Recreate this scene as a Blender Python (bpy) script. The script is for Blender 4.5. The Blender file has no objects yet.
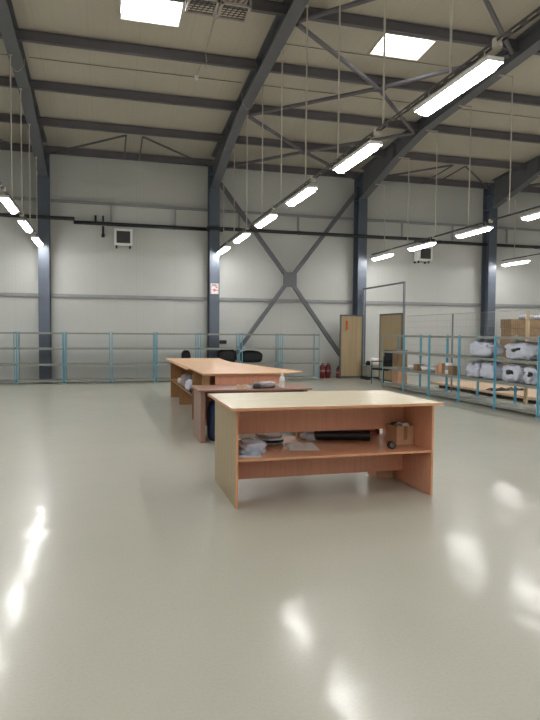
import bpy, bmesh, math, random
from mathutils import Vector, Matrix
random.seed(7)
sc = bpy.context.scene
COL = sc.collection

# ------------------------------------------------------------------ materials
def new_mat(name):
    m = bpy.data.materials.new(name); m.use_nodes = True
    nt = m.node_tree; b = nt.nodes['Principled BSDF']
    return m, nt, b
def rgb(h):
    def f(c):
        c /= 255.0
        return c/12.92 if c <= 0.04045 else ((c+0.055)/1.055)**2.4
    return (f(h[0]), f(h[1]), f(h[2]), 1)
def plain(name, col, rough=0.5, metal=0.0, var=0.06, scale=8.0, spec=0.5, bump=0.0):
    m, nt, b = new_mat(name)
    tc = nt.nodes.new('ShaderNodeTexCoord'); n = nt.nodes.new('ShaderNodeTexNoise')
    n.inputs['Scale'].default_value = scale; n.inputs['Detail'].default_value = 3
    nt.links.new(tc.outputs['Object'], n.inputs['Vector'])
    r = nt.nodes.new('ShaderNodeValToRGB')
    c = rgb(col)
    r.color_ramp.elements[0].position = 0.3; r.color_ramp.elements[1].position = 0.7
    r.color_ramp.elements[0].color = tuple(max(0, x*(1-var)) for x in c[:3])+(1,)
    r.color_ramp.elements[1].color = tuple(min(1, x*(1+var)) for x in c[:3])+(1,)
    nt.links.new(n.outputs['Fac'], r.inputs['Fac']); nt.links.new(r.outputs['Color'], b.inputs['Base Color'])
    b.inputs['Roughness'].default_value = rough; b.inputs['Metallic'].default_value = metal
    b.inputs['Specular IOR Level'].default_value = spec
    if bump:
        bp = nt.nodes.new('ShaderNodeBump'); bp.inputs['Strength'].default_value = bump; bp.inputs['Distance'].default_value = 0.01
        nt.links.new(n.outputs['Fac'], bp.inputs['Height']); nt.links.new(bp.outputs['Normal'], b.inputs['Normal'])
    return m
def wood(name, col, col2, rough=0.35, axis='X', scale=1.0, spec=0.5):
    m, nt, b = new_mat(name)
    tc = nt.nodes.new('ShaderNodeTexCoord'); mp = nt.nodes.new('ShaderNodeMapping')
    s = {'X': (1.2, 26, 26), 'Y': (26, 1.2, 26), 'Z': (26, 26, 1.2)}[axis]
    mp.inputs['Scale'].default_value = tuple(v*scale for v in s)
    n = nt.nodes.new('ShaderNodeTexNoise'); n.inputs['Scale'].default_value = 1.6; n.inputs['Detail'].default_value = 5
    nt.links.new(tc.outputs['Object'], mp.inputs['Vector']); nt.links.new(mp.outputs['Vector'], n.inputs['Vector'])
    r = nt.nodes.new('ShaderNodeValToRGB')
    r.color_ramp.elements[0].position = 0.35; r.color_ramp.elements[1].position = 0.65
    r.color_ramp.elements[0].color = rgb(col); r.color_ramp.elements[1].color = rgb(col2)
    nt.links.new(n.outputs['Fac'], r.inputs['Fac']); nt.links.new(r.outputs['Color'], b.inputs['Base Color'])
    b.inputs['Roughness'].default_value = rough; b.inputs['Specular IOR Level'].default_value = spec
    return m
def emis(name, col, strength):
    m, nt, b = new_mat(name)
    b.inputs['Base Color'].default_value = (.8, .8, .8, 1)
    b.inputs['Emission Color'].default_value = col; b.inputs['Emission Strength'].default_value = strength
    return m
def panel_mat(name, col, seam, pitch=1.0, width=0.012, rough=0.5, fine=0.1, dark=.85):
    """sandwich panel: joint lines along the sheet at every pitch, faint ribs between"""
    m, nt, b = new_mat(name)
    tc = nt.nodes.new('ShaderNodeTexCoord'); sp = nt.nodes.new('ShaderNodeSeparateXYZ')
    nt.links.new(tc.outputs['Object'], sp.inputs['Vector'])
    def math_(op, a, bv=None):
        n = nt.nodes.new('ShaderNodeMath'); n.operation = op
        if isinstance(a, (int, float)): n.inputs[0].default_value = a
        else: nt.links.new(a, n.inputs[0])
        if bv is not None:
            if isinstance(bv, (int, float)): n.inputs[1].default_value = bv
            else: nt.links.new(bv, n.inputs[1])
        return n.outputs[0]
    ax = sp.outputs[seam]
    t = math_('FRACT', math_('DIVIDE', math_('ADD', ax, 200.35), pitch))
    s = math_('LESS_THAN', t, width/pitch)
    t2 = math_('FRACT', math_('DIVIDE', math_('ADD', ax, 200.0), fine))
    s2 = math_('LESS_THAN', t2, 0.2)
    n = nt.nodes.new('ShaderNodeTexNoise'); n.inputs['Scale'].default_value = .7; n.inputs['Detail'].default_value = 4
    nt.links.new(tc.outputs['Object'], n.inputs['Vector'])
    v = math_('SUBTRACT', 1.0, math_('MULTIPLY', s, 1-dark))
    v = math_('SUBTRACT', v, math_('MULTIPLY', s2, 0.02))
    v = math_('MULTIPLY', v, math_('ADD', math_('MULTIPLY', n.outputs['Fac'], .14), .93))
    mx = nt.nodes.new('ShaderNodeVectorMath'); mx.operation = 'SCALE'
    mx.inputs[0].default_value = rgb(col)[:3]; nt.links.new(v, mx.inputs['Scale'])
    nt.links.new(mx.outputs[0], b.inputs['Base Color'])
    b.inputs['Roughness'].default_value = rough
    return m
def floor_mat():
    m, nt, b = new_mat('epoxy_floor')
    tc = nt.nodes.new('ShaderNodeTexCoord')
    n1 = nt.nodes.new('ShaderNodeTexNoise'); n1.inputs['Scale'].default_value = .5; n1.inputs['Detail'].default_value = 6
    n2 = nt.nodes.new('ShaderNodeTexNoise'); n2.inputs['Scale'].default_value = 60; n2.inputs['Detail'].default_value = 3
    n3 = nt.nodes.new('ShaderNodeTexNoise'); n3.inputs['Scale'].default_value = 1.3; n3.inputs['Detail'].default_value = 3
    n4 = nt.nodes.new('ShaderNodeTexNoise'); n4.inputs['Scale'].default_value = 3.2; n4.inputs['Detail'].default_value = 2
    for n in (n1, n2, n3, n4): nt.links.new(tc.outputs['Object'], n.inputs['Vector'])
    r = nt.nodes.new('ShaderNodeValToRGB')
    r.color_ramp.elements[0].position = .3; r.color_ramp.elements[1].position = .7
    r.color_ramp.elements[0].color = rgb(FLOOR_A); r.color_ramp.elements[1].color = rgb(FLOOR_B)
    nt.links.new(n1.outputs['Fac'], r.inputs['Fac'])
    mx = nt.nodes.new('ShaderNodeMix'); mx.data_type = 'RGBA'; mx.blend_type = 'MULTIPLY'; mx.inputs[0].default_value = .35
    r2 = nt.nodes.new('ShaderNodeValToRGB'); r2.color_ramp.elements[0].position = .35; r2.color_ramp.elements[1].position = .6
    r2.color_ramp.elements[0].color = (.86, .86, .86, 1); r2.color_ramp.elements[1].color = (1, 1, 1, 1)
    nt.links.new(n2.outputs['Fac'], r2.inputs['Fac'])
    nt.links.new(r.outputs['Color'], mx.inputs[6]); nt.links.new(r2.outputs['Color'], mx.inputs[7])
    nt.links.new(mx.outputs[2], b.inputs['Base Color'])
    mr = nt.nodes.new('ShaderNodeMapRange'); mr.inputs[1].default_value = .1; mr.inputs[2].default_value = .9
    mr.inputs[3].default_value = .28; mr.inputs[4].default_value = .34
    b.inputs['Coat Weight'].default_value = .4; b.inputs['Coat Roughness'].default_value = .13; b.inputs['Coat IOR'].default_value = 1.45
    nt.links.new(n3.outputs['Fac'], mr.inputs[0]); nt.links.new(mr.outputs[0], b.inputs['Roughness'])
    bp = nt.nodes.new('ShaderNodeBump'); bp.inputs['Strength'].default_value = .25; bp.inputs['Distance'].default_value = .02
    n4.inputs['Roughness'].default_value = .3
    nt.links.new(n4.outputs['Fac'], bp.inputs['Height']); nt.links.new(bp.outputs['Normal'], b.inputs['Coat Normal'])
    b.inputs['Specular IOR Level'].default_value = .2
    return m
FLOOR_A = (174, 174, 161); FLOOR_B = (180, 179, 166)

M = {}
M['floor'] = floor_mat()
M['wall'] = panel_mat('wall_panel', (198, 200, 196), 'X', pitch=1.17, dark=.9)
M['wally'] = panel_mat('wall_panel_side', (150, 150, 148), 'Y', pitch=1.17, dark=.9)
M['roof'] = panel_mat('roof_panel', (192, 186, 172), 'X', pitch=1.0, width=.03, dark=.93, fine=.25)
M['steel'] = plain('painted_steel', (100, 102, 107), .42, 0, .05, 3)
M['column'] = plain('column_paint', (92, 101, 114), .38, 0, .05, 3)
M['purlin'] = plain('purlin_paint', (110, 107, 113), .5, 0, .06, 2)
M['darksteel'] = plain('dark_steel', (46, 48, 50), .5, .2)
M['girt'] = plain('galvanised_rail', (150, 153, 154), .45, .2)
M['wire'] = plain('wire_grey', (190, 184, 172), .5, 0)
M['tray'] = plain('cable_tray_dark', (84, 82, 80), .5, .5)
M['white'] = plain('white_plastic', (232, 232, 230), .4)
M['lamp'] = emis('lamp_diffuser', (1.0, .98, .965, 1), 36.0)
M['sky'] = emis('skylight_daylight', (.93, .97, 1.0, 1), 7.0)
M['teal'] = plain('teal_post_paint', (104, 174, 198), .4, 0, .05)
M['shelf'] = plain('shelf_grey', (142, 146, 138), .4, .2, .06, 6)
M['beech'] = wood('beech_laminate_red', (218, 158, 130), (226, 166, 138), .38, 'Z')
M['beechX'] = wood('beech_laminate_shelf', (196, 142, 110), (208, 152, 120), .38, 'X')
M['beech_sheen'] = wood('beech_outer_sheen', (148, 130, 96), (162, 143, 108), .4, 'Z')  # outer side panel faces: beech with floor sheen painted into the colour
M['top'] = wood('beech_top_sheen', (214, 202, 172), (224, 213, 184), .26, 'X')  # nearest tabletop: beech, its pale grazing reflection painted into the base colour
M['topb'] = wood('beech_top', (214, 170, 128), (224, 182, 142), .35, 'Y')
M['edge'] = plain('edge_banding', (206, 150, 112), .4)
M['brown'] = wood('walnut_laminate', (142, 106, 92), (154, 116, 100), .35, 'X')
M['brownleg'] = wood('walnut_laminate_leg', (134, 102, 92), (144, 112, 100), .35, 'Z')
M['oak'] = wood('oak_board', (150, 112, 74), (164, 124, 84), .45, 'Z')
M['card'] = plain('cardboard', (196, 154, 122), .7, 0, .1, 6)
M['card2'] = plain('cardboard_dark', (140, 114, 84), .75, 0, .14, 5)
M['tape'] = plain('packing_tape', (150, 120, 84), .3)
M['ply'] = wood('chipboard', (158, 140, 108), (172, 152, 120), .6, 'Z', .3)
M['board'] = plain('pale_board', (214, 186, 156), .6, 0, .06, 2)
M['frame'] = plain('grey_frame', (92, 94, 94), .5, .2)
M['bag'] = plain('white_bag', (198, 202, 216), .35, 0, .08, 9, .5, .3)
M['bagb'] = plain('blueish_paper', (170, 190, 212), .5, 0, .08, 14)
M['paper'] = plain('white_paper', (214, 210, 208), .6, 0, .05, 10)
M['greycloth'] = plain('grey_cloth', (140, 132, 134), .8, 0, .12, 14)
M['black'] = plain('black_plastic', (20, 20, 22), .3)
M['blackfab'] = plain('black_fabric', (26, 28, 32), .8, 0, .2, 10)
M['navy'] = plain('navy_cloth', (34, 50, 80), .8, 0, .3, 12)
M['red'] = plain('red_paint', (120, 26, 30), .4)
M['grill'] = plain('dark_grill', (58, 62, 60), .5)
M['orange'] = plain('orange_plastic', (200, 90, 40), .4)
M['wpost'] = wood('raw_timber', (196, 176, 140), (212, 192, 156), .7, 'Z')
M['heater'] = plain('heater_white', (176, 168, 160), .4)
M['brownslat'] = plain('brown_slat', (96, 84, 76), .5)

M['gatep'] = plain('gate_grey_blue', (124, 130, 134), .5, .1)
M['conduit'] = plain('conduit_grey', (128, 122, 112), .5)
def sign_mat():
    m, nt, b = new_mat('safety_notice_print')
    tc = nt.nodes.new('ShaderNodeTexCoord'); v = nt.nodes.new('ShaderNodeTexVoronoi'); v.inputs['Scale'].default_value = 14
    nt.links.new(tc.outputs['Object'], v.inputs['Vector'])
    r = nt.nodes.new('ShaderNodeValToRGB'); r.color_ramp.elements[0].color = rgb((205, 110, 110)); r.color_ramp.elements[1].color = rgb((236, 226, 224))
    r.color_ramp.elements[0].position = .3; r.color_ramp.elements[1].position = .5
    nt.links.new(v.outputs['Distance'], r.inputs['Fac']); nt.links.new(r.outputs['Color'], b.inputs['Base Color'])
    return m
M['sign'] = sign_mat()

# ------------------------------------------------------------------ mesh helpers
class MB:
    def __init__(s): s.bm = bmesh.new()
    def box(s, a, b, rot=None, mi=0):
        a = Vector(a); b = Vector(b); c = (a+b)/2; d = b-a
        mat = Matrix.Translation(c) @ (rot.to_4x4() if rot else Matrix.Identity(4)) @ Matrix.Diagonal((abs(d.x), abs(d.y), abs(d.z), 1))
        r = bmesh.ops.create_cube(s.bm, size=1, matrix=mat)
        for v in r['verts']:
            for f in v.link_faces: f.material_index = mi
        return s
    def bar(s, p, q, w, h=None, n=4):
        """bar with rectangular (n=4) or round section from p to q"""
        p = Vector(p); q = Vector(q); d = q-p; L = d.length
        z = d.normalized(); up = Vector((0, 0, 1)) if abs(z.z) < .95 else Vector((0, 1, 0))
        x = up.cross(z).normalized(); y = z.cross(x)
        R = Matrix((x, y, z)).transposed().to_4x4(); R.translation = (p+q)/2
        if n == 4:
            bmesh.ops.create_cube(s.bm, size=1, matrix=R @ Matrix.Diagonal((w, h or w, L, 1)))
        else:
            bmesh.ops.create_cone(s.bm, cap_ends=True, segments=n, radius1=w/2, radius2=w/2, depth=L, matrix=R)
        return s
    def cyl(s, c, r, h, n=16, r2=None, rot=None):
        mat = Matrix.Translation(Vector(c)) @ (rot.to_4x4() if rot else Matrix.Identity(4))
        bmesh.ops.create_cone(s.bm, cap_ends=True, segments=n, radius1=r, radius2=r if r2 is None else r2, depth=h, matrix=mat)
        return s
    def ring(s, c, r_out, r_in, h, n=24, rot=None):
        mat = Matrix.Translation(Vector(c)) @ (rot.to_4x4() if rot else Matrix.Identity(4))
        vs = []
        for i in range(n):
            a = 2*math.pi*i/n
            vs.append([s.bm.verts.new(mat @ Vector((r*math.cos(a), r*math.sin(a), z))) for r, z in ((r_out, -h/2), (r_out, h/2), (r_in, h/2), (r_in, -h/2))])
        for i in range(n):
            j = (i+1) % n
            for k in range(4):
                l = (k+1) % 4
                s.bm.faces.new((vs[i][k], vs[j][k], vs[j][l], vs[i][l]))
        return s
    def lathe(s, prof, n=20, c=(0, 0, 0)):
        c = Vector(c); rings = []
        for r, z in prof:
            rings.append([s.bm.verts.new(c+Vector((r*math.cos(2*math.pi*i/n), r*math.sin(2*math.pi*i/n), z))) for i in range(n)])
        for a, b in zip(rings[:-1], rings[1:]):
            for i in range(n):
                j = (i+1) % n; s.bm.faces.new((a[i], a[j], b[j], b[i]))
        s.bm.faces.new(rings[0][::-1]); s.bm.faces.new(rings[-1])
        return s
    def blob(s, c, size, amp=.12, seed=0, sub=3, floor=True, freq=3.0):
        from mathutils import noise
        r = bmesh.ops.create_icosphere(s.bm, subdivisions=sub, radius=.5)
        c = Vector(c); sz = Vector(size)
        for v in r['verts']:
            d = v.co.normalized()
            k = 1+amp*noise.noise(d*freq+Vector((seed*7.3, seed, 0)))*2 + amp*.6*noise.noise(d*freq*3+Vector((seed, 5, 0)))
            p = Vector((d.x*k, d.y*k, d.z*k))
            p = Vector([math.copysign(abs(t)**.75, t) for t in p])*.5
            if floor: p.z = max(p.z, -.42)
            v.co = c+Vector((p.x*sz.x, p.y*sz.y, (p.z+.42 if floor else p.z)*sz.z))
        return s
    def sheet(s, c, w, d, h=.004, amp=.01, n=10, rot=0, seed=0):
        from mathutils import noise
        R = Matrix.Rotation(rot, 3, 'Z'); c = Vector(c); top = []; bot = []
        for i in range(n+1):
            for j in range(n+1):
                u = i/n-.5; v = j/n-.5
                z = abs(noise.noise(Vector((u*5+seed*3, v*5, seed))))*amp*2
                p = c+R @ Vector((u*w, v*d, 0))
                top.append(s.bm.verts.new(p+Vector((0, 0, z+h)))); bot.append(s.bm.verts.new(p+Vector((0, 0, 0))))
        m = n+1
        for i in range(n):
            for j in range(n):
                a = i*m+j; b = a+1; c2 = a+m+1; d2 = a+m
                s.bm.faces.new([top[k] for k in (a, d2, c2, b)]); s.bm.faces.new([bot[k] for k in (a, b, c2, d2)])
        for i in range(n):
            for (a, b) in ((i*m, (i+1)*m), ((i+1)*m+n, i*m+n), (i+1, i), (n*m+i, n*m+i+1)):
                s.bm.faces.new((top[a], top[b], bot[b], bot[a]))
        return s
    def build(s, name, mat, parent=None, bevel=0, smooth=False, loc=None):
        bmesh.ops.recalc_face_normals(s.bm, faces=s.bm.faces[:])
        me = bpy.data.meshes.new(name); s.bm.to_mesh(me); s.bm.free()
        for m_ in (mat if isinstance(mat, (list, tuple)) else [mat]): me.materials.append(m_)
        if smooth:
            for p in me.polygons: p.use_smooth = True
        o = bpy.data.objects.new(name, me); COL.objects.link(o)
        if parent: o.parent = parent
        if loc: o.location = loc
        if bevel:
            md = o.modifiers.new('bevel', 'BEVEL'); md.width = bevel; md.segments = 2; md.limit_method = 'ANGLE'
        return o
def thing(name, label, cat, loc=(0, 0, 0), rz=0, group=None):
    o = bpy.data.objects.new(name, None); COL.objects.link(o); o.empty_display_size = .1
    o.location = loc; o.rotation_euler = (0, 0, rz)
    return tag(o, label, cat, group)
def tag(o, label, cat, group=None):
    o['label'] = label; o['category'] = cat
    if group: o['group'] = group
    return o
def struct(o, label=None):
    o['kind'] = 'structure'
    if label: o['label'] = label
    return o
def dup(root, loc, rz=None, label=None, group=None):
    r = root.copy(); COL.objects.link(r); r.location = loc
    if rz is not None: r.rotation_euler = (0, 0, rz)
    if label: r['label'] = label
    if group: r['group'] = group
    for ch in list(root.children):
        c = ch.copy(); COL.objects.link(c); c.parent = r
        for g in ch.children:
            d = g.copy(); COL.objects.link(d); d.parent = c
    return r

# ------------------------------------------------------------------ setting
XL, XR, YB, YF = -12.0, 26.0, 19.2, -9.2       # back wall at y = 19.2, ridge at y = 5
RIDGE = 5.0
def roof_z(y): return 6.93+.08*(19.2-y) if y >= RIDGE else 6.93+.08*(19.2-RIDGE)-.08*(RIDGE-y)
struct(MB().box((XL, YF, -.2), (XR, YB, 0)).build('floor', M['floor']))
struct(MB().box((XL, YB, -.2), (XR, YB+.12, 7.3)).build('wall_back', M['wall']))
struct(MB().box((XL, YF-.12, -.2), (XR, YF, 7.3)).build('wall_front', M['wall']))
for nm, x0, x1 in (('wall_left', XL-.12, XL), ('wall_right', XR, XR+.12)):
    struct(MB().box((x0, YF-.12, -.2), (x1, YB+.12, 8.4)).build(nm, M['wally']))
# roof: one mesh, with rectangular openings for the two skylights
SK = [(0.28, 1.38, 11.35, 12.12), (5.46, 6.58, 11.35, 12.12)]
rb = MB()
def slab(x0, x1, y0, y1):
    bm = rb.bm; v = []
    for z in (0, .14):
        for x, y in ((x0, y0), (x1, y0), (x1, y1), (x0, y1)): v.append(bm.verts.new((x, y, roof_z(y)+z)))
    for f in ((0, 1, 2, 3), (7, 6, 5, 4), (0, 4, 5, 1), (1, 5, 6, 2), (2, 6, 7, 3), (3, 7, 4, 0)): bm.faces.new([v[i] for i in f])
slab(XL, XR, YF, RIDGE); slab(XL, XR, RIDGE, SK[0][2]); slab(XL, XR, SK[0][3], YB)
slab(XL, SK[0][0], SK[0][2], SK[0][3]); slab(SK[0][1], SK[1][0], SK[0][2], SK[0][3]); slab(SK[1][1], XR, SK[0][2], SK[0][3])
struct(rb.build('ceiling', M['roof']))
sl = math.atan(.08)
for i, (x0, x1, y0, y1) in enumerate(SK):
    cx, cy = (x0+x1)/2, (y0+y1)/2; z = roof_z(cy)
    f = MB(); t = .04; hw, hd = (x1-x0)/2, (y1-y0)/2
    for a, b in (((-hw-t, -hd-t, -.02), (hw+t, -hd, .0)), ((-hw-t, hd, -.02), (hw+t, hd+t, .0)), ((-hw-t, -hd, -.02), (-hw, hd, .0)), ((hw, -hd, -.02), (hw+t, hd, .0))): f.box(a, b)
    w = f.build('window_%d' % (i+1), M['roof']); w.location = (cx, cy, z-.003); w.rotation_euler = (-sl, 0, 0)
    struct(w, 'bright roof skylight in the ' + ('left bay beside the air outlets' if i == 0 else 'middle bay, above the strip lights'))
    p = MB().box((-hw+.004, -hd+.004, .10), (hw-.004, hd-.004, .11)).build('pane', M['sky'], w)

# ------------------------------------------------------------------ steel frame
FX = [-6.8, -1.775, 3.27, 8.28, 13.31, 18.34]            # frame axes
ORD = ['off to the left', 'first from the left', 'second from the left, behind the work tables', 'third from the left, behind the gate', 'fourth from the left, behind the white bags', 'off to the right']
COLLAB = ['blue-grey steel column beyond the left edge of the view', 'blue-grey steel column at the left, behind the back shelving', 'blue-grey steel column with the red and white notice on it',
          'blue-grey steel column beside the gate, right of the cross brace', 'blue-grey steel column at the right, behind shelves of white bags', 'blue-grey steel column beyond the right edge of the view']
RAFLAB = ['dark grey roof rafter beyond the left edge', 'dark grey roof rafter climbing along the left edge', 'dark grey roof rafter rising from the column with the notice', 'dark grey roof rafter rising behind the bright strip light row',
          'dark grey roof rafter rising from the rightmost visible column', 'dark grey roof rafter beyond the right edge']
def raf_b(y):
    P = [(18.72, 5.98), (16.4, 6.62), (14.7, 6.95), (12.9, 7.06), (10, 7.24), (5, 7.62)]
    if y >= P[0][0]: return P[0][1]
    for (ya, za), (yb, zb) in zip(P[:-1], P[1:]):
        if y >= yb: return za+(zb-za)*(ya-y)/(ya-yb)
    return P[-1][1]-.08*(5-y)
ys = [18.72, 17.6, 16.4, 15.5, 14.7, 13.8, 12.9, 11.4, 10, 7.5, 5, 1, -3, -6, -9.1]
for i, x in enumerate(FX):
    c = thing('steel_column', COLLAB[i], 'column', (x, 18.94, 0), group='main steel columns along the back wall')
    m = MB()
    m.box((-.155, -.21, 0), (.155, -.188, 6.0)); m.box((-.155, .19, 0), (.155, .212, 6.85)); m.box((-.008, -.188, 0), (.008, .19, 6.85))
    for z in (5.95, 6.45): m.box((-.15, -.186, z), (.15, .188, z+.018))
    m.build('shaft', M['column'], c)
    MB().box((-.2, -.235, 0), (.2, .235, .025)).build('base_plate', M['steel'], c)
    r = thing('roof_rafter', RAFLAB[i], 'rafter', (x, 0, 0), group='roof rafters above the hall')
    bw = MB(); bf = MB(); tf = MB()
    for ya, yb in zip(ys[:-1], ys[1:]):
        for mb, w, f0, f1 in ((bf, .128, lambda y: raf_b(y), lambda y: raf_b(y)+.022), (tf, .128, lambda y: roof_z(y)-.03, lambda y: roof_z(y)-.01), (bw, .008, lambda y: raf_b(y)+.02, lambda y: roof_z(y)-.028)):
            v = []
            for (y, f) in ((ya, f0), (ya, f1), (yb, f1), (yb, f0)):
                for sx in (-w, w): v.append(mb.bm.verts.new((sx, y, f(y))))
            for q in ((0, 2, 3, 1), (2, 4, 5, 3), (4, 6, 7, 5), (6, 0, 1, 7), (0, 6, 4, 2), (1, 3, 5, 7)): mb.bm.faces.new([v[k] for k in q])
    for y in (16.4, 12.9, 10): bw.box((-.115, y-.01, raf_b(y)+.024), (.115, y+.01, roof_z(y)-.034))
    bw.build('web', M['steel'], r); bf.build('bottom_flange', M['steel'], r); tf.build('top_flange', M['steel'], r)
# purlins: one per bay and line
PY_ = [19.05, 17.05, 15.03, 12.98, 10.95, 8.9]
lines = ['eave purlin', 'purlin second from the wall', 'purlin third from the wall', 'purlin fourth from the wall', 'purlin fifth from the wall', 'purlin sixth from the wall']
bays = ['leftmost bay', 'bay with the left wall heater', 'bay with the wall cross brace', 'bay with the gate', 'rightmost bay']
proto = None
for b in range(5):
    L = FX[b+1]-FX[b]-.04
    for j, y in enumerate(PY_):
        m = MB(); zt = 0
        m.box((-L/2, -.006, -.2), (L/2, .006, 0)); m.box((-L/2, -.05, -.2), (L/2, .05, -.19)); m.box((-L/2, -.05, -.01), (L/2, .05, 0))
        o = m.build('purlin', M['purlin']); o.location = ((FX[b]+FX[b+1])/2, y, roof_z(y)-.012)
        tag(o, 'grey steel ' + lines[j] + ', in the ' + bays[b], 'purlin', 'purlins under the roof sheeting')
# roof bracing
def tube(name, p, q, d, mat, label, cat, group=None, n=10):
    p = Vector(p); q = Vector(q)
    o = MB().bar(Vector((0, 0, 0)), q-p, d, n=n).build(name, mat, smooth=False); o.location = p
    return tag(o, label, cat, group)
def pz(y, k=.28): return roof_z(y)-k
for (ya, yc, yb, nm) in ((15.0, 12.98, 11.0, 'nearer to the skylight'), (18.9, 17.05, 15.05, 'nearest the back wall')):
    for bay in (2, 4):
        xa, xb = FX[bay]+.2, FX[bay+1]-.2; xm = (xa+xb)/2+(.3 if yc < 15 else -.15)
        bn = 'middle bay' if bay == 2 else 'rightmost bay'
        g = thing('roof_cross_brace', 'grey tubular cross brace under the roof of the %s, %s' % (bn, nm), 'brace', (xm, yc, pz(yc)), group='cross braces under the roof')
        for (x, y, dz) in ((xa, ya, 0), (xb, ya, 0), (xa, yb, 0), (xb, yb, 0)):
            MB().bar((0, 0, 0), Vector((x-xm, y-yc, pz(y, .3)-pz(yc))), .095, n=10).build('tube', M['purlin'], g)
        MB().box((-.16, -.1, -.05), (.16, .1, -.03)).build('gusset', M['steel'], g)
g = thing('roof_cross_brace', 'grey tubular roof brace at the top edge, in front of the skylight', 'brace', (5.77, 8.9, pz(8.9)), group='cross braces under the roof')
for (x, y) in ((3.47, 10.9), (8.08, 10.9), (3.47, 7.0), (8.08, 7.0)):
    MB().bar((0, 0, 0), Vector((x-5.77, y-8.9, pz(y, .3)-pz(8.9))), .09, n=10).build('tube', M['purlin'], g)
for bay, nm in ((0, 'leftmost'), (1, 'left'), (3, 'gate-side')):
    xa, xb = FX[bay]+.2, FX[bay+1]-.2; xm = (xa+xb)/2
    g = thing('eave_brace', 'pair of thin diagonal eave braces with two short struts, %s bay' % nm, 'brace', (xm, 17.05, pz(17.05)), group='eave bracing over the back wall')
    for x in (xa, xb):
        s = -1 if x < xm else 1
        MB().bar((s*.25, 0, 0), Vector((x-xm, 18.8-17.05, pz(18.8, .3)-pz(17.05))), .06, n=8).build('diagonal', M['steel'], g)
        MB().bar((s*.22, 0, 0), Vector((s*.22, 1.85, pz(18.9, .26)-pz(17.05))), .05, n=8).build('strut', M['steel'], g)
# wall cross brace in the middle bay
g = thing('wall_cross_brace', 'blue-grey steel cross brace with a square centre plate on the back wall', 'brace', (5.79, 18.95, 3.23))
for (x, z) in ((3.47, 6.2), (8.1, 6.2), (3.47, .1), (8.1, .1)):
    MB().bar((0, 0, 0), (x-5.79, 0, z-3.23), .12, .12).build('diagonal', M['steel'], g)
pm = MB().box((-.23, -.085, -.24), (.23, -.065, .24))
for sx in (-1, 1):
    for sz in (-1, 1): pm.cyl((sx*.15, -.09, sz*.16), .02, .02, 8, rot=Matrix.Rotation(math.pi/2, 3, 'X'))
pm.build('centre_plate', M['steel'], g)

# ------------------------------------------------------------------ back wall rails, pipe
def rail_seg(x0, x1, z, kind, label):
    m = MB()
    if kind == 'girt':
        m.box((x0, 19.14, z), (x1, 19.198, z+.012)); m.box((x0, 19.14, z-.08), (x1, 19.15, z)); m.box((x0, 19.14, z-.09), (x1, 19.198, z-.078))
    o = m.build('wall_girt', M['girt']); return tag(o, label, 'rail', 'horizontal girts on the back wall')
gb = [-6.6, -1.93, 3.1, 8.11, 13.14, 18.1]; ge = [-6.6, -1.59, 3.44, 8.45, 13.48, 18.1]
for b in range(5):
    rail_seg(ge[b], gb[b+1], 2.6, 'girt', 'thin galvanised girt low on the back wall, in the ' + bays[b])
def trunk(label, b):
    t = thing('hanging_rail', label, 'rail', ((ge[b]+gb[b+1])/2, 19.1, 5.38), group='upper rails on the back wall')
    w = (gb[b+1]-ge[b])/2
    MB().box((-w, -.03, -.05), (w, .03, .03)).build('rail', M['girt'], t)
    for sx in ([-.62, 1.32] if b == 1 else [-.88, 1.1] if b == 3 else [-1.65, .35]):
        MB().box((sx-.03, -.02, -.545), (sx+.03, .02, -.052)).build('drop_bracket', M['girt'], t)
    return t
for b in range(5): trunk('grey upper rail with two short drop brackets, in the ' + bays[b], b)
def pipe(x0, x1, y, z, label):
    t = thing('heating_pipe', label, 'pipe', (x0, y, z), group='dark pipes along the back wall')
    MB().bar((0, 0, 0), (x1-x0, 0, 0), .11, n=14).build('pipe_run', M['darksteel'], t, smooth=True)
    n = int((x1-x0)//2)
    for k in range(n): MB().ring((1+k*2, 0, 0), .065, .053, .05, 16, Matrix.Rotation(math.pi/2, 3, 'Y')).build('pipe_clamp', M['darksteel'], t)
pipe(-8, -.9, 18.62, 4.78, 'dark heating pipe passing in front of the left column')
pipe(-.95, 3.6, 19.08, 4.76, 'dark heating pipe behind the left wall heater'.replace('behind', 'above'))
pipe(3.0, 10.9, 18.62, 4.72, 'dark heating pipe running across the cross brace to the right heater')
pipe(10.4, 18.0, 19.08, 4.74, 'grey-black pipe high on the wall behind the rightmost column')

# wall heaters
def heater(x, z, label):
    t = thing('wall_heater', label, 'heater', (x, 19.2, z), group='fan heaters on the back wall')
    MB().box((-.26, -.42, -.24), (.26, -.08, .24)).build('housing', M['white'], t, bevel=.015)
    fr = MB()
    for a, b in (((-.27, -.44, -.25), (.27, -.42, -.18)), ((-.27, -.44, .18), (.27, -.42, .25)), ((-.27, -.44, -.18), (-.2, -.42, .18)), ((.2, -.44, -.18), (.27, -.42, .18))): fr.box(a, b)
    fr.build('face_frame', M['white'], t, bevel=.004)
    s = MB()
    for k in range(9): s.box((-.2, -.438, -.17+k*.04), (.2, -.424, -.145+k*.04))
    s.box((-.2, -.425, -.18), (.2, -.4205, .18))
    s.build('louvre', M['grill'], t)
    for sx in (-1, 1):
        MB().cyl((sx*.2, -.3, -.28), .03, .08, 10).build('pipe_fitting', M['black'], t)
        MB().box((sx*.2-.02, -.09, -.3), (sx*.2+.02, 0, .3)).build('bracket', M['darksteel'], t)
    return t
heater(.49, 4.34, 'white fan heater with dark louvre, on the wall below the left pipe')
heater(10.66, 4.27, 'white fan heater with dark louvre, on the wall right of the gate')
v = thing('pipe_valve', 'black valve and air vent on the pipe, left of the wall heater', 'valve', (-.1, 19.08, 4.76))
MB().cyl((0, 0, .15), .03, .17, 10).build('stem', M['black'], v)
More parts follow.
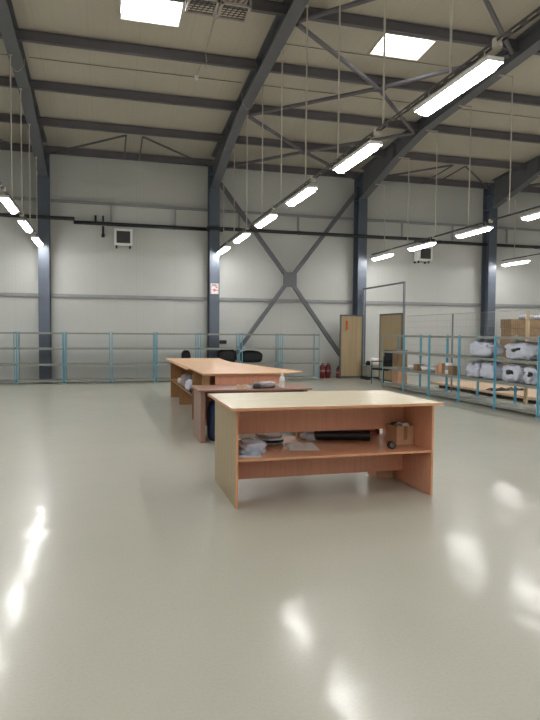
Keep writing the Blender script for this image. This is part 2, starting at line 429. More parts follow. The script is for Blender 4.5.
MB().cyl((-.22, 0, .15), .035, .18, 10).build('air_vent', M['black'], v)
MB().cyl((0, 0, -.2), .035, .26, 10).cyl((0, 0, -.36), .05, .1, 10).build('valve_body', M['black'], v)

# notice on the second column
sg = thing('safety_notice', 'small red and white notice on the second column', 'sign', (3.27, 18.725, 2.86))
MB().box((-.125, 0, -.165), (.125, .004, .165)).build('backing', M['paper'], sg)
MB().box((-.1, -.003, -.14), (.1, 0, .07)).build('print', M['sign'], sg)
MB().box((-.09, -.002, .09), (.09, 0, .105)).box((-.09, -.002, .12), (.05, 0, .135)).build('heading_lines', M['frame'], sg)

# ------------------------------------------------------------------ strip lights
ROWS = [(-6.9, -.1, 'row beyond the left edge'), (-1.85, -.1, 'left row'), (3.41, 0, 'long middle row'), (8.6, -.1, 'row over the gate'), (13.65, -.05, 'far right row'), (18.8, 0, 'row beyond the right edge')]
LZ = 3.985
def make_light():
    t = thing('strip_light', '', 'light', (0, 0, 0))
    n = 10; m = MB()
    # rounded diffuser: long half-oval trough, ends pulled in
    sect = [(-.08, .015), (-.08, -.004), (-.07, -.04), (-.042, -.068), (.042, -.068), (.07, -.04), (.08, -.004), (.08, .015)]
    rings = []
    for y, k in ((-.66, .35), (-.645, .65), (-.59, 1), (.59, 1), (.645, .65), (.66, .35)):
        rings.append([m.bm.verts.new((sx*(.5+.5*k), y, .015+(sz-.015)*k)) for sx, sz in sect])
    for a, b in zip(rings[:-1], rings[1:]):
        for i in range(len(sect)):
            j = (i+1) % len(sect); m.bm.faces.new((a[i], a[j], b[j], b[i]))
    m.bm.faces.new(rings[0]); m.bm.faces.new(rings[-1][::-1])
    m.build('diffuser', M['lamp'], t)
    MB().box((-.088, -.672, .016), (.088, .672, .032)).box((-.088, -.672, -.016), (-.085, .672, .016)).box((.085, -.672, -.016), (.088, .672, .016)).box((-.085, -.672, -.012), (.085, -.669, .016)).box((-.085, .669, -.012), (.085, .672, .016)).build('housing', M['white'], t)  # top housing, with side skirts added to keep lamp light off the upper wall
    h = MB()
    for y in (-.5, .5): h.bar((0, y, .032), (0, y, .135), .012, n=6)
    h.build('hanger', M['wire'], t)
    return t
lproto = make_light(); first = True
names = ['closest to the back wall', 'second from the back wall', 'third from the back wall', 'fourth from the back wall', 'fifth from the back wall', 'nearest to the viewer']
for ri, (rx, off, rn) in enumerate(ROWS):
    for k in range(-5, 6):
        y = 5.5+2.5*k+off
        if ri in (0, 5) and k < -4: continue
        if k >= 0 and ri not in (0, 5): lab = 'lit white strip light, %s, %s' % (rn, names[5-k])
        else: lab = 'lit white strip light hanging outside the view'
        vis = k >= 0 and ri not in (0, 5)
        grp = 'strip lights in the ' + rn if vis else 'strip lights outside the view'
        if first: o = lproto; o.location = (rx, y, LZ); first = False; o['label'] = lab; o['group'] = grp
        else: dup(lproto, (rx, y, LZ), 0, lab, grp)
WI = {0: (17.2, 1.45), 1: (17.75, 1.5), 2: (17.98, 1.55), 3: (17.75, 1.55), 4: (18.0, 1.5), 5: (17, 1.5)}
for ri, (rx, off, rn) in enumerate(ROWS):
    t = thing('light_rail', 'thin dark perforated cable tray carrying the strip lights of the ' + rn, 'cable tray', (rx, 0, LZ+.135), group='cable trays above the strip lights')
    y0, y1 = -8.0, 18.65
    m = MB().box((-.03, y0, 0), (-.025, y1, .025)).box((.025, y0, 0), (.03, y1, .025))
    y = y0
    while y < y1:
        m.box((-.025, y, 0), (.025, y+.08, .006)); y += .2
    m.build('tray', M['tray'], t)
    yy, st = WI[ri]
    while yy > -6:
        zt = raf_b(yy)+.0-(LZ+.135)
        MB().bar((0, yy, .04), (0, yy, zt-.005), .026, n=6).build('suspension_wire', M['wire'], t)
        ed = {1: -.09, 2: .14, 3: .32, 4: .34, 0: -.1, 5: .4}[ri]
        MB().box((min(ed, .1)-.04 if ri > 2 else -.03, yy-.02, zt-.03), (.03, yy+.02, zt-.002)).build('wire_clamp', M['wire'], t) if ri <= 2 else MB().box((-.34, yy-.015, zt-.03), (.02, yy+.015, zt-.002)).build('wire_arm', M['wire'], t)
        yy -= st
    for k in range(0, 6):
        y = 5.5+2.5*k+off-.66
        MB().cyl((0, y-.03, .0), .045, .08, 14).build('junction_box', M['wire'], t)

# ------------------------------------------------------------------ ceiling items
def air_outlet(x, y, z, label):
    t = thing('air_outlet', label, 'vent', (x, y, z), group='louvred air outlets under the roof')
    f = MB()
    for sx in (-1, 1):
        for sy in (-1, 1): f.box((sx*.24-.02, sy*.24-.02, 0), (sx*.24+.02, sy*.24+.02, .3))
    for z0 in (0, .27):
        for s in (-1, 1): f.box((-.26, s*.24-.02, z0), (.26, s*.24+.02, z0+.03)); f.box((s*.24-.02, -.24, z0), (s*.24+.02, .24, z0+.03))
    f.box((-.22, -.22, .28), (.22, .22, .3)); f.build('frame', M['heater'], t)
    s = MB(); R = Matrix.Rotation(.6, 3, 'X')
    for k in range(6): s.box((-.22, -.19+k*.075, .02), (.22, -.16+k*.075, .03), rot=R)
    s.build('bottom_louvre', M['grill'], t)
    s = MB(); R = Matrix.Rotation(.7, 3, 'Y')
    for k in range(5): s.box((-.19+k*.09, -.235, .03), (-.175+k*.09, -.225, .27), rot=R)
    s.build('side_louvre', M['brownslat'], t); s = MB()
    for k in range(5): s.box((-.19+k*.09, .225, .03), (-.175+k*.09, .235, .27), rot=R)
    s.build('side_louvre', M['brownslat'], t)
    MB().cyl((0, 0, (.3+roof_z(y)-z-.005)/2), .05, roof_z(y)-z-.3-.01, 12).build('duct_stub', M['heater'], t)
air_outlet(1.59, 10.42, 7.02, 'louvred box air outlet under the roof, beside the left skylight')
air_outlet(2.14, 10.42, 7.0, 'louvred box air outlet under the roof, nearer the rafter')
def conduit(x0, x1, y, label):
    p = Vector((x0, y, roof_z(y)-.015)); q = Vector((x1, y, roof_z(y)-.015))
    return tube('ceiling_conduit', p, q, .016, M['conduit'], label, 'conduit', 'thin conduits across the ceiling', 6)
for b in range(5):
    for y, nm in ((14.0, 'between third and fourth purlins'), (12.2, 'near the skylights')):
        if y < 13 and b != 2: continue
        conduit(FX[b]+.2, FX[b+1]-.2, y, 'thin ceiling conduit %s, %s' % (nm, bays[b]))
p = Vector((2.0, 13.1, roof_z(13.1)-.05)); q = Vector((2.0, 13.9, roof_z(13.9)-.05))
t = thing('smoke_detector', 'small white ball-shaped detector on the ceiling, left of the rafter', 'detector', (2.0, 13.95, roof_z(13.95)))
MB().cyl((0, 0, -.02), .05, .03, 16).build('base', M['white'], t); MB().lathe([(.02, -.1), (.045, -.08), (.05, -.05), (.045, -.035)]).build('head', M['white'], t, smooth=True)
cb = MB()
pts = [Vector((2.03, 10.75, roof_z(10.75)-.04)), Vector((2.03, 11.5, roof_z(11.5)-.04)), Vector((2.03, 12.85, roof_z(12.85)-.04)), Vector((2.06, 12.9, 7.25)), Vector((2.1, 13.1, 7.18)), Vector((2.03, 13.12, roof_z(13.1)-.04)), Vector((2.0, 13.88, roof_z(13.9)-.04))]
for a, b in zip(pts[:-1], pts[1:]): cb.bar(a, b, .018, n=6)
tag(cb.build('ceiling_cable', M['wire']), 'pale cable from the air outlets to the ceiling detector', 'cable')

for (xr, y, side_, lab) in ((3.27, 14.2, -1, 'pale cable loop drooping from the rafter above the notice column'), (-1.775, 13.6, 1, 'pale cable loop drooping from the leftmost visible rafter')):
    z0 = raf_b(y); m = MB(); P = []
    for k in range(9):
        a = k/8; P.append(Vector((xr-.15+.3*a, y, z0-.01-.16*math.sin(math.pi*a))))
    P = [P[0]+Vector((0, 0, .22))]+P+[P[-1]+Vector((0, 0, .12))]
    for a, b in zip(P[:-1], P[1:]): m.bar(a, b, .016, n=6)
    tag(m.build('cable_loop', M['wire']), lab, 'cable')

# ------------------------------------------------------------------ shelving
def make_shelf():
    t = thing('shelving_unit', '', 'shelf')
    W, D, H = 1.235, .5, 1.48
    for sx in (-1, 1):
        for sy in (0, 1):
            x = sx*(W/2-.002); y = .002 if sy == 0 else D-.002
            m = MB(); m.box((x, y, 0), (x-sx*.024, y+(.004 if sy == 0 else -.004), H)); m.box((x, y, 0), (x-sx*.004, y+(.024 if sy == 0 else -.024), H))
            m.box((x-sx*.04, y-.001, 0), (x, y+(.04 if sy == 0 else -.04), .006))
            m.build('post', M['teal'], t)
    for z in (.1, .56, 1.01, 1.45):
        m = MB(); x = W/2-.006
        m.box((-x, .008, z), (x, D-.008, z+.004))
        for a, b in (((-x, .008, z-.045), (x, .012, z)), ((-x, D-.012, z-.034), (x, D-.008, z)), ((-x, .012, z-.034), (-x+.004, D-.012, z)), ((x-.004, .012, z-.034), (x, D-.012, z))): m.box(a, b)
        m.build('shelf_board', M['shelf'], t)
    return t
sp = make_shelf()
bl = ['teal-post shelving unit cut by the left edge of the frame', 'teal-post shelving unit in front of the leftmost column', 'empty teal-post shelving unit just right of the leftmost column', 'empty teal-post shelving unit below the left wall heater',
      'empty teal-post shelving unit behind the far end of the tables', 'teal-post shelving unit in front of the column with the notice', 'teal-post shelving unit holding the black sacks', 'teal-post shelving unit at the right end of the back wall run, beside the red extinguishers']
for k in range(8):
    x = -3.74+1.282*k+.64
    if k == 0: sp.location = (x, 17.9, 0); sp['label'] = bl[0]; sp['group'] = 'shelving along the back wall'
    else: dup(sp, (x, 17.9, 0), 0, bl[k], 'shelving along the back wall')
rl = ['teal-post shelving unit cut by the right edge of the frame', 'teal-post shelving unit at the right holding black-marked white bags', 'teal-post shelving unit holding the plain white bags', 'teal-post shelving unit holding small cartons and a white box', 'teal-post shelving unit with white bowls, next in from the far end', 'teal-post shelving unit at the far end of the right run, beside the black chair']
RYB = [7.8, 9.08, 10.33, 11.6, 12.87, 14.14, 15.41]
for k in range(6):
    dup(sp, (7.45, (RYB[k]+RYB[k+1])/2, 0), -math.pi/2, rl[k], 'shelving in the run on the right')

# things on the back shelves
def sack(x, y, z, size, mat, name, label, cat, group=None, seed=0, amp=.12):
    o = MB().blob((0, 0, 0), size, amp, seed).build(name, mat, smooth=True); o.location = (x, y, z)
    return tag(o, label, cat, group)
sack(3.56, 18.15, .565, (.6, .4, .47), M['blackfab'], 'black_sack', 'rounded black sack on the back shelving, left of the pair', 'sack', 'black sacks on the back shelving', 1, .08)
sack(4.32, 18.15, .565, (.72, .4, .4), M['blackfab'], 'black_sack', 'wider rounded black sack on the back shelving, right of the pair', 'sack', 'black sacks on the back shelving', 2, .06)
o = MB().blob((0, 0, 0), (.28, .25, .41), .08, 5).build('black_bag', M['blackfab'], smooth=True); o.location = (2.3, 18.15, .565)
tag(o, 'small upright black bag on the back shelving behind the far table', 'bag')
t = thing('socket_box', 'small dark grey box on the side of the second column', 'box', (3.6, 19.05, 1.18))
MB().box((-.1, -.04, -.06), (.12, .04, .06)).build('housing', M['grill'], t, bevel=.01); MB().box((-.06, -.05, -.03), (.08, -.041, .03)).build('lid', M['darksteel'], t)
MB().box((-.165, -.02, -.02), (-.1, .02, .02)).build('bracket', M['darksteel'], t)

# white bags on the right shelves (front of unit at x=7.45, shelves run to 7.87)
def bag(x, y, z, size, label, seed, marked=False):
    t = thing('plastic_bag', label, 'bag', (x, y, z), group='filled white plastic bags on the right shelving')
    MB().blob((0, 0, 0), size, .14, seed, sub=4).build('bag_body', M['bag'], t, smooth=True)
    MB().blob((size[0]*.1, size[1]*.3, size[2]*.72), (.1, .12, .07), .25, seed+3, sub=2).build('tied_top', M['bag'], t, smooth=True)
    if marked:
        m = MB()
        for k, (dy, dz, w) in enumerate(((-.02, .5, .24), )):
            m.blob((-size[0]*.46, dy, size[2]*dz), (.05, w, size[2]*.26), .3, seed+k+9, sub=2, floor=False)
        m.build('black_mark', M['black'], t, smooth=True)
for (y, z, s, lab, sd, mk) in ((10.98, 1.018, (.44, .8, .37), 'plain white bag on the upper shelf, second bay from the right edge', 1, False), (10.72, .568, (.43, .5, .4), 'plain white bag lying lower, right of a flatter one', 2, False),
                               (11.24, .568, (.43, .46, .36), 'flatter plain white bag lying lower, at the left', 3, False),
                               (9.78, 1.018, (.44, .86, .37), 'large white bag with a black mark on the upper shelf', 4, True), (9.98, .568, (.44, .55, .4), 'large white bag with a black mark on the middle shelf', 5, True),
                               (9.45, .568, (.42, .38, .38), 'smaller white bag with black mark, rightmost on the middle shelf', 6, True)):
    bag(7.70, y, z, s, lab, sd, mk)
# small goods in the fourth and fifth units
def carton(x, y, z, w, d, h, label, mat='card', rz=0, group=None, name='cardboard_box'):
    t = thing(name, label, 'box', (x, y, z), rz, group)
    MB().box((-w/2, -d/2, 0), (w/2, d/2, h)).build('box_body', M[mat], t, bevel=.004)
    MB().box((-.025, -d/2-.001, h), (.025, d/2+.001, h+.0015)).box((-.025, -d/2-.002, h*.75), (.025, -d/2, h)).build('tape', M['tape'], t)
    return t
for (y, w, h, lab, mt) in ((12.55, .16, .24, 'small cardboard box beside the white tin on the right shelving', 'card'), (12.72, .1, .18, 'narrow cardboard box left of the small one on the shelving', 'card'), (12.1, .2, .2, 'squat brown carton right of the white tin', 'card2')):
    carton(7.66, y, .565, .2, w, h, lab, mt, 0, 'small cartons on the right shelving')
t = thing('white_tin', 'white tin with a grey label on the right shelving', 'tin', (7.66, 12.34, .565))
MB().lathe([(.075, 0), (.08, .01), (.08, .25), (.074, .26)]).build('tin_body', M['white'], t, smooth=True); MB().ring((0, 0, .15), .083, .0805, .1).build('tin_label', M['girt'], t)
for y, nm in ((14.0, 'far'), (13.35, 'near'), (12.98, 'nearest')):
    t = thing('white_bowl', 'white rounded tub on the right shelving, %s of three' % nm, 'tub', (7.66, y, .565), group='white tubs on the right shelving')
    MB().lathe([(.07, 0), (.12, .05), (.14, .12), (.13, .12), (.11, .06), (.06, .015)]).build('bowl', M['white'], t, smooth=True)
    MB().lathe([(.135, .121), (.13, .13), (.05, .16), (.02, .165)]).build('lid', M['bag'], t, smooth=True)
carton(7.66, 13.67, .565, .25, .2, .16, 'low dark carton between two white tubs', 'card2')

# ------------------------------------------------------------------ work tables
def board(parent, name, a, b, mat, bevel=.002): return MB().box(a, b).build(name, mat, parent, bevel=bevel)
t = thing('work_table', 'large beech work table with an open shelf, nearest to the viewer', 'table', (1.045, 4.92, 0))
W, D = 1.87, 1.02
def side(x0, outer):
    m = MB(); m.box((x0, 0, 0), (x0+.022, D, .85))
    o = m.build('side_panel', [M['beech'], M['beech_sheen'], M['edge']], t, bevel=.0015)
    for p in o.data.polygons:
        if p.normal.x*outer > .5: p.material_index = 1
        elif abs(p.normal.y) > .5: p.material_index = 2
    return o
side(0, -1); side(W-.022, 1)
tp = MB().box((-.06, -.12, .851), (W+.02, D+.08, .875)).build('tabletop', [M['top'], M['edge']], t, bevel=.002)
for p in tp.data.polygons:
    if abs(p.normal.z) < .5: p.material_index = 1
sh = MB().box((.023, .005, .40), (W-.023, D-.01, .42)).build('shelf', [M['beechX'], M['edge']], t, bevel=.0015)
for p in sh.data.polygons:
    if p.normal.y < -.5: p.material_index = 1
board(t, 'upper_rail_board', (.023, .545, .545), (W-.023, .565, .85), M['beech'])
board(t, 'lower_rail_board', (.023, .545, .115), (W-.023, .565, .399), M['beech'])
board(t, 'rear_stop_board', (.85, D-.04, .421), (1.75, D-.022, .66), M['beech'])
board(t, 'rear_support', (1.752, D-.06, .421), (1.785, D-.022, .85), M['oak'])

t = thing('work_table', 'low reddish-brown table standing behind the nearest work table', 'table', (1.19, 7.93, 0))
W2, D2 = 1.58, .75
tp = MB().box((-.02, -.02, .70), (W2, D2, .725)).build('tabletop', M['brown'], t, bevel=.003)
for x in (.02, W2-.07):
    board(t, 'side_panel', (x, .05, 0), (x+.024, D2-.03, .70), M['brownleg'])
    board(t, 'leg_board', (x+.024 if x < 1 else x-.04, .05, 0), (x+.064 if x < 1 else x, .075, .70), M['brownleg'])
board(t, 'modesty_panel', (.05, .5, .25), (W2-.08, .52, .699), M['brown'])

t = thing('work_table', 'beech-topped table end facing the viewer, behind the brown table', 'table', (1.38, 8.75, 0))
board(t, 'tabletop', (0, 0, .851), (1.26, 1.36, .875), M['topb'])
board(t, 'front_panel', (.17, .04, 0), (1.2, .062, .85), M['beech'])
board(t, 'side_panel', (.16, .5, .4), (.182, 1.3, .85), M['oak'])
board(t, 'rear_panel', (.04, 1.3, 0), (1.2, 1.322, .85), M['oak'])
board(t, 'shelf', (.05, .065, .40), (1.18, 1.299, .42), M['oak'])
board(t, 'lower_support', (.06, .7, 0), (.5, .72, .399), M['oak'])
t = thing('work_table', 'long beech table farthest back, with bags on its open shelf', 'table', (1.3, 10.13, 0))
board(t, 'tabletop', (0, 0, .851), (1.22, 3.75, .875), M['topb'])
board(t, 'end_panel', (.1, .05, 0), (1.15, .072, .85), M['oak'])
board(t, 'end_panel', (.1, 3.66, 0), (1.15, 3.682, .85), M['oak'])
board(t, 'shelf', (.09, .073, .40), (1.16, 3.659, .42), M['oak'])
board(t, 'middle_support', (.13, 2.2, 0), (.6, 2.222, .399), M['oak'])
board(t, 'centre_board', (.62, .073, .421), (.642, 3.659, .85), M['oak'])
P6 = [(1.36, 8.72), (2.64, 8.72), (2.98, 8.98), (2.43, 12.25), (2.54, 13.9), (1.29, 13.9)]
m = MB(); lo = [m.bm.verts.new((x-2, y-11, 0)) for x, y in P6]; hi = [m.bm.verts.new((x-2, y-11, .012)) for x, y in P6]
m.bm.faces.new(lo[::-1]); m.bm.faces.new(hi)
for k in range(6): m.bm.faces.new((lo[k], lo[(k+1) % 6], hi[(k+1) % 6], hi[k]))
o = m.build('loose_board', M['topb']); o.location = (2, 11, .8765)
tag(o, 'thin beech board lying over the two farthest tables, one corner jutting out to the right', 'board')

# bags on far table shelf
for (x, y, s, lab, sd, mt) in ((1.55, 11.0, (.3, .5, .22), 'crumpled white bag on the far table shelf, nearest the viewer', 1, 'bag'), (1.55, 11.6, (.3, .5, .28), 'grey bundle on the far table shelf', 2, 'greycloth'), (1.53, 12.6, (.2, .4, .12), 'small white bundle on the far table shelf, toward the back wall', 3, 'paper')):
    sack(x-.01, y, .422, s, M[mt], 'shelf_bundle', lab, 'bundle', 'bundles on the far table shelf', sd, .2)
o = MB().sheet((0, 0, 0), .26, .35, amp=.02, seed=4).build('dark_sheet', M['black']); o.location = (1.53, 10.58, .4225); tag(o, 'flat dark sheet at the near end of the far table shelf', 'sheet')
# dark goods under brown table
sack(1.46, 8.18, 0, (.26, .3, .62), M['navy'], 'navy_sack', 'tall navy blue sack on the floor under the brown table', 'sack', None, 3, .1)

# things on the brown table
def tape_roll(x, y, z, r, h, mat, core, label, upright=False, group=None):
    t = thing('tape_roll', label, 'tape roll', (x, y, z), group=group)
    R = Matrix.Rotation(math.pi/2, 3, 'X') if upright else None
    c = (0, 0, r) if upright else (0, 0, h/2)
    MB().ring(c, r, r*.6, h, 24, R).build('tape', M[mat], t); MB().ring(c, r*.6, r*.54, h+.002, 24, R).build('core', M[core], t)
tape_roll(1.77, 8.02, .726, .062, .055, 'board', 'card', 'beige tape roll lying at the left on the brown table')
tape_roll(1.90, 8.08, .726, .035, .04, 'paper', 'grill', 'small white tape roll beside the beige one')
sack(1.99, 7.99, .726, (.12, .1, .08), M['grill'], 'dark_tool', 'small dark tool between tape roll and cloth on the brown table', 'tool', None, 4, .25)
t = thing('folded_cloth', 'grey folded cloth with a white sheet on top, left of the bottle', 'cloth', (2.14, 8.15, .726))
MB().blob((0, 0, 0), (.34, .26, .08), .16, 6).build('cloth', M['greycloth'], t, smooth=True); MB().sheet((.04, 0, .062), .18, .14, amp=.015, seed=2, rot=.3).build('sheet', M['paper'], t)
t = thing('spray_bottle', 'white plastic bottle with narrow cap standing on the brown table', 'bottle', (2.36, 8.03, .726))
MB().lathe([(.034, 0), (.038, .008), (.038, .12), (.034, .145), (.018, .165)], 20).build('bottle_body', M['white'], t, smooth=True)
MB().lathe([(.016, .165), (.018, .168), (.017, .2), (.008, .215), (.006, .23)], 16).build('cap', M['white'], t, smooth=True)
MB().ring((0, 0, .075), .0395, .0383, .06).build('bottle_label', M['paper'], t)

# things on the nearest table's shelf (shelf top z=.42)
Z = .4215
t = thing('plastic_bag', 'crumpled translucent white bag at the left end of the shelf', 'bag', (1.26, 5.24, Z))
MB().blob((0, 0, 0), (.25, .3, .12), .22, 11, sub=4).build('bag_body', M['bag'], t, smooth=True)
t = thing('blue_papers', 'pale blue crumpled sheets in front of the white bag on the shelf', 'papers', (1.19, 5.08, Z))
for k in range(3): MB().sheet((0, 0, k*.012), .2-.02*k, .16, amp=.012, seed=k, rot=.1*k).build('sheet', M['bagb'] if k else M['paper'], t)
t = thing('folded_fabric', 'stack of folded white and mauve fabric on the shelf', 'fabric', (1.53, 5.62, Z))
for k, mt in enumerate(('greycloth', 'blackfab', 'paper', 'greycloth', 'paper')):
    MB().blob((random.uniform(-.01, .01), 0, k*.021), (.27-.01*k, .34, .034), .1, 20+k, sub=3).build('folded_layer', M[mt], t, smooth=True)
o = MB().sheet((0, 0, 0), .28, .34, amp=.006, seed=6, rot=-.15).build('paper_sheet', M['paper']); o.location = (1.77, 5.35, Z); tag(o, 'pale grey paper sheet lying flat on the middle of the shelf', 'paper')
sack(1.98, 5.7, Z, (.18, .18, .08), M['bag'], 'crumpled_paper', 'crumpled white wrapping at the left end of the black roll', 'paper', None, 8, .25)
t = thing('spool', 'small beige spool standing behind the paper sheet on the shelf', 'spool', (1.89, 5.85, Z))
MB().cyl((0, 0, .05), .018, .1, 12).build('core', M['board'], t); MB().cyl((0, 0, .004), .03, .008, 14).cyl((0, 0, .104), .03, .008, 14).build('flange', M['board'], t)
t = thing('film_roll', 'long black plastic film roll lying on the shelf', 'roll', (2.27, 5.58, Z+.052), math.radians(-14))
MB().bar((-.28, 0, 0), (.28, 0, 0), .1, n=24).build('film', M['black'], t, smooth=False)
MB().ring((.284, 0, 0), .03, .022, .012, 20, Matrix.Rotation(math.pi/2, 3, 'Y')).build('core', M['girt'], t)
tape_roll(2.56, 5.07, Z, .036, .04, 'black', 'girt', 'small black tape roll near the front edge of the shelf', True)
t = thing('open_carton', 'small open cardboard box filled with metal parts on the shelf', 'box', (2.785, 5.34, Z), math.radians(3))
w, d, h = .19, .22, .18
MB().box((-w/2, -d/2, 0), (w/2, d/2, .006)).box((-w/2, -d/2, .006), (w/2, -d/2+.005, h)).box((-w/2, d/2-.005, .006), (w/2, d/2, h)).box((-w/2, -d/2+.005, .006), (-w/2+.005, d/2-.005, h)).box((w/2-.005, -d/2+.005, .006), (w/2, d/2-.005, h)).build('box_body', M['card'], t)
MB().box((-.02, -d/2-.002, .05), (.02, -d/2, h)).build('tape', M['tape'], t)
for k, (x, y, s, mt) in enumerate(((-.05, -.05, .08, 'greycloth'), (.04, -.04, .07, 'paper'), (-.03, .05, .08, 'grill'), (.045, .05, .07, 'tape'), (0, 0, .06, 'paper'))):
    MB().blob((x, y, h-.05), (s, s, .08), .2, k+30, sub=2).build('content', M[mt], t, smooth=True)
MB().box((-w/2+.006, -d/2+.006, .01), (w/2-.006, d/2-.006, h-.05)).build('filling', M['card2'], t)
carton(2.77, 5.72, 0, .2, .2, .22, 'cardboard box on the floor under the nearest table', 'card')

# ------------------------------------------------------------------ gate and mesh fence on the right
GX = 8.3
t = thing('gate_portal', 'tall thin grey steel portal beside the third column', 'gate', (GX, 15.78, 0))
MB().box((-.025, -.025, 0), (.025, .025, 3.0)).build('post', M['gatep'], t); MB().box((-.025, 2.80, 0), (.025, 2.85, 3.0)).build('post', M['gatep'], t)
MB().box((-.025, .026, 2.95), (.025, 2.799, 3.0)).build('lintel', M['gatep'], t)
def leaf(p, q, label, latch=False):
    p = Vector(p); q = Vector(q); L = (q-p).length; a = math.atan2(q.y-p.y, q.x-p.x)
    t = thing('gate_leaf', label, 'gate', (p.x, p.y, 0), a, 'chipboard gate leaves')
    m = MB(); H = 2.1
    m.box((0, -.02, .03), (.05, .02, H)).box((L-.05, -.02, .03), (L, .02, H)).box((.05, -.02, H-.05), (L-.05, .02, H)).box((.05, -.02, .03), (L-.05, .02, .08)).build('frame', M['frame'], t)
    MB().box((.05, -.008, .08), (L-.05, .008, H-.05)).build('infill_board', M['ply'], t)
    for k in (.7, 1.05, 1.45): MB().box((.05, -.012, k), (L-.05, -.0085, k+.015)).build('batten', M['ply'], t)
    if latch: MB().box((.22, -.05, 1.62), (.27, -.0085, 1.9)).build('handle', M['orange'], t, bevel=.005)
    MB().cyl((.03, 0, .015), .02, .03, 8).cyl((L-.03, 0, .015), .02, .03, 8).build('foot', M['frame'], t)
leaf((7.36, 18.38), (8.2, 18.42), 'open chipboard gate leaf with an orange handle, beside the column', True)
leaf((GX, 17.35), (GX, 15.83), 'closed chipboard gate leaf in the tall portal, behind the black chair')
FY = [15.70, 13.29, 10.52, 7.8]
fl = ['far panel next to the gate', 'middle panel between the steel and timber posts', 'near panel at the right edge']
for k in range(3):
    y1, y0 = FY[k], FY[k+1]
    t = thing('mesh_fence_panel', 'fine wire mesh fence behind the right shelving, ' + fl[k], 'fence', (GX+.04, y0, 0), group='wire mesh fence panels')
    m = MB(); L = y1-y0-.08; n = int(L/.06)
    for i in range(n+1): m.box((-.0011, .04+i*L/n-.0011, .06), (.0011, .04+i*L/n+.0011, 2.0))
    for i in range(13): z = .06+i*(1.94/12); m.box((-.0014, .04, z-.0014), (.0014, .04+L, z+.0014))
    m.build('wire_mesh', M['girt'], t)
    for z in (.05, 2.0): MB().box((-.004, .03, z-.004), (.004, y1-y0-.03, z+.004)).build('edge_bar', M['girt'], t)
for y, mt, lab, h in ((13.29, 'gatep', 'thin dark steel fence post between the plain bags and small cartons', 2.0), (10.52, 'wpost', 'pale timber fence post behind the marked bags', 1.98), (7.8, 'frame', 'steel fence post beyond the right edge', 2.08)):
    t = thing('fence_post', lab, 'post', (GX+.04, y, 0), group='fence posts'); w = .014 if mt != 'wpost' else .028
    MB().box((-w, -w, 0.01), (w, w, h)).build('post_shaft', M[mt], t); MB().box((-.07, -.07, 0), (.07, .07, .01)).build('foot_plate', M['frame'], t)

# chair
t = thing('visitor_chair', 'black visitor chair at the far end of the right shelving', 'chair', (7.86, 16.2, 0), math.radians(105))
MB().box((-.23, -.23, .42), (.23, .22, .48)).build('seat', M['blackfab'], t, bevel=.02)
MB().box((-.23, -.28, .50), (.23, -.24, 1.0)).build('backrest', M['blackfab'], t, bevel=.02)
for sx in (-1, 1):
    MB().bar((sx*.25, .22, 0), (sx*.25, .2, .66), .028, n=8).build('leg', M['black'], t); MB().bar((sx*.25, -.25, 0), (sx*.25, -.26, .8), .028, n=8).build('leg', M['black'], t)
    MB().box((sx*.25-.025, -.25, .65), (sx*.25+.025, .22, .68)).build('armrest', M['black'], t, bevel=.008)
MB().box((-.25, -.01, .4), (.25, .01, .419)).bar((-.25, -.255, .6), (.25, -.255, .6), .025, n=8).build('frame', M['black'], t)
# cartons standing between chair and shelving
carton(8.05, 15.5, 0, .3, .34, .55, 'tall cardboard box beside the black chair, lower of two', 'card')
carton(8.05, 15.5, .553, .3, .32, .48, 'cardboard box stacked on the tall one beside the chair', 'card2')
# white bagged cart
t = thing('parts_crate', 'grey crate on a dark pallet, beyond the gate opening', 'crate', (8.36, 17.98, 0))
MB().box((-.3, -.3, .06), (.3, .3, .1)).box((-.3, -.3, 0), (-.2, .3, .06)).box((.2, -.3, 0), (.3, .3, .06)).build('pallet', M['darksteel'], t)
MB().box((-.25, -.25, .1), (.25, .25, .45)).build('crate_body', M['shelf'], t, bevel=.01)
sack(8.42, 17.98, .452, (.36, .36, .26), M['paper'], 'plastic_bag', 'white bag on top of the grey crate beyond the gate opening', 'bag', None, 12, .2)
sack(8.2, 17.98, .452, (.14, .2, .16), M['blackfab'], 'black_bundle', 'small black bundle on the grey crate, left of the white bag', 'bundle', None, 13, .2)
# extinguishers
def exting(x, y, label, s=1.0):
    t = thing('fire_extinguisher', label, 'fire extinguisher', (x, y, 0), group='red extinguishers by the back wall')
    MB().lathe([(.075*s, 0), (.085*s, .02), (.085*s, .38*s), (.06*s, .43*s), (.025*s, .45*s)]).build('cylinder', M['red'], t, smooth=True)
    MB().cyl((0, 0, .47*s), .02, .05, 10).box((-.015, -.1, .485*s), (.015, .02, .5*s)).build('valve', M['black'], t)
    MB().ring((0, 0, .24*s), .0865*s, .0855*s, .06*s).build('extinguisher_label', M['greycloth'], t)
    MB().bar((.05, -.03, .47*s), (.1, -.02, .3*s), .018, n=6).bar((.1, -.02, .3*s), (.1, -.02, .12*s), .018, n=6).build('hose', M['black'], t)
exting(6.9, 18.75, 'red fire extinguisher by the back wall, left of the pair'); exting(7.11, 18.78, 'red fire extinguisher by the back wall, right of the pair')
exting(7.42, 18.62, 'third, smaller red extinguisher, partly behind the gate leaf', .8)

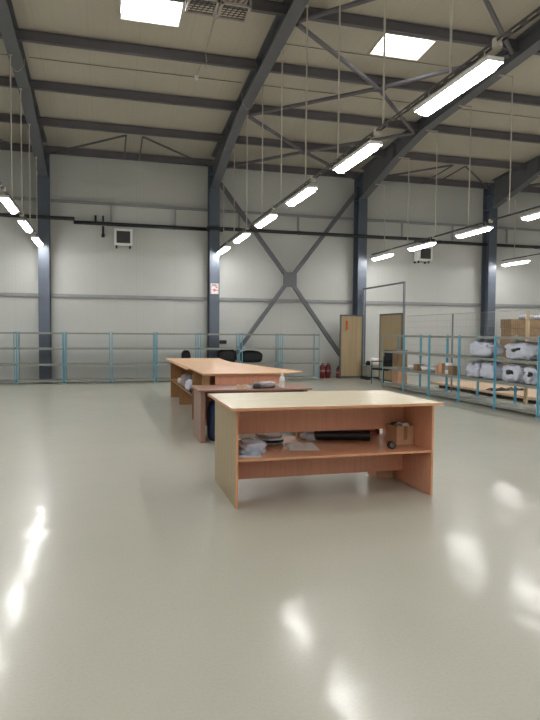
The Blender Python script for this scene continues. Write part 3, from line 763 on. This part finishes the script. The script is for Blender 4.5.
# storage area behind the fence
t = thing('board_stack', 'low stack of pale boards on the floor behind the mesh fence', 'boards', (10.0, 12.9, 0))
for k in range(3): MB().box((-1.1, -2.6+k*2.2, 0), (1.1, -2.5+k*2.2, .08)).build('bearer', M['darksteel'], t)
for k in range(2): MB().box((-1.15+.03*k, -2.7, .081+k*.026), (1.15+.02*k, 2.3, .105+k*.026)).build('board', M['board'], t, bevel=.002)
o = MB().sheet((0, 0, 0), .9, .3, amp=.05, seed=9).build('dark_film', M['black']); o.location = (9.4, 12.6, .135); tag(o, 'strip of black film lying on the pale boards', 'film')
nm = 0
for cx in range(5):
    for r in range(6):
        x = 13.1+cx*.665; h = .31
        if r == 5 and cx == 4: continue
        t = carton(x+random.uniform(-.02, .02), 17.2, .12+r*(h+.004), .62, .55, h, 'brown carton in the tall stack, %s pile, %s' % (['leftmost', 'second', 'third', 'fourth', 'fifth'][cx], ['bottom', 'second up', 'third up', 'fourth up', 'fifth up', 'top'][r]), 'card2', random.uniform(-.03, .03), 'brown cartons stacked at the right')
        nm += 1
t = thing('pallet', 'long dark timber pallet under the tall stack of brown cartons', 'pallet', (14.45, 17.2, 0))
MB().box((-1.7, -.35, .09), (1.7, .35, .118)).build('deck', M['card2'], t)
for y in (-.3, 0, .3): MB().box((-1.7, y-.04, 0), (1.7, y+.04, .089)).build('runner', M['darksteel'], t)
for k in range(3):
    sack(13.55+.56*k, 17.15, .12+6*.314+.001, (.45, .4, .16), M['bag'], 'plastic_bag', 'white wrapped bundle on top of the carton stack, %s' % ['left', 'middle', 'right'][k], 'bag', 'bundles on the carton stack', 40+k, .2)

# ------------------------------------------------------------------ camera, world, view
f, yaw, pitch, roll = 599.56, .265505, .0459634, .00775750
cy, sy = math.cos(yaw), math.sin(yaw)
fw = Vector((sy*math.cos(pitch), cy*math.cos(pitch), -math.sin(pitch)))
r = Vector((cy, -sy, 0)); u = r.cross(fw)
c, s = math.cos(roll), math.sin(roll)
r2 = c*r+s*u; u2 = -s*r+c*u
cam = bpy.data.cameras.new('camera'); co = bpy.data.objects.new('camera', cam); COL.objects.link(co)
mw = Matrix((r2, u2, -fw)).transposed().to_4x4(); mw.translation = Vector((0, 0, 1.5)); co.matrix_world = mw
cam.sensor_fit = 'AUTO'; cam.sensor_width = 36; cam.lens = f*36/720; cam.clip_end = 200; cam.clip_start = .05
sc.camera = co
w = bpy.data.worlds.new('world'); sc.world = w; w.use_nodes = True
w.node_tree.nodes['Background'].inputs[0].default_value = (.5, .6, .7, 1); w.node_tree.nodes['Background'].inputs[1].default_value = .5
sc.view_settings.view_transform = 'Standard'; sc.view_settings.look = 'None'; sc.view_settings.gamma = 1; sc.view_settings.use_curve_mapping = False
sc.view_settings.exposure = 0.4
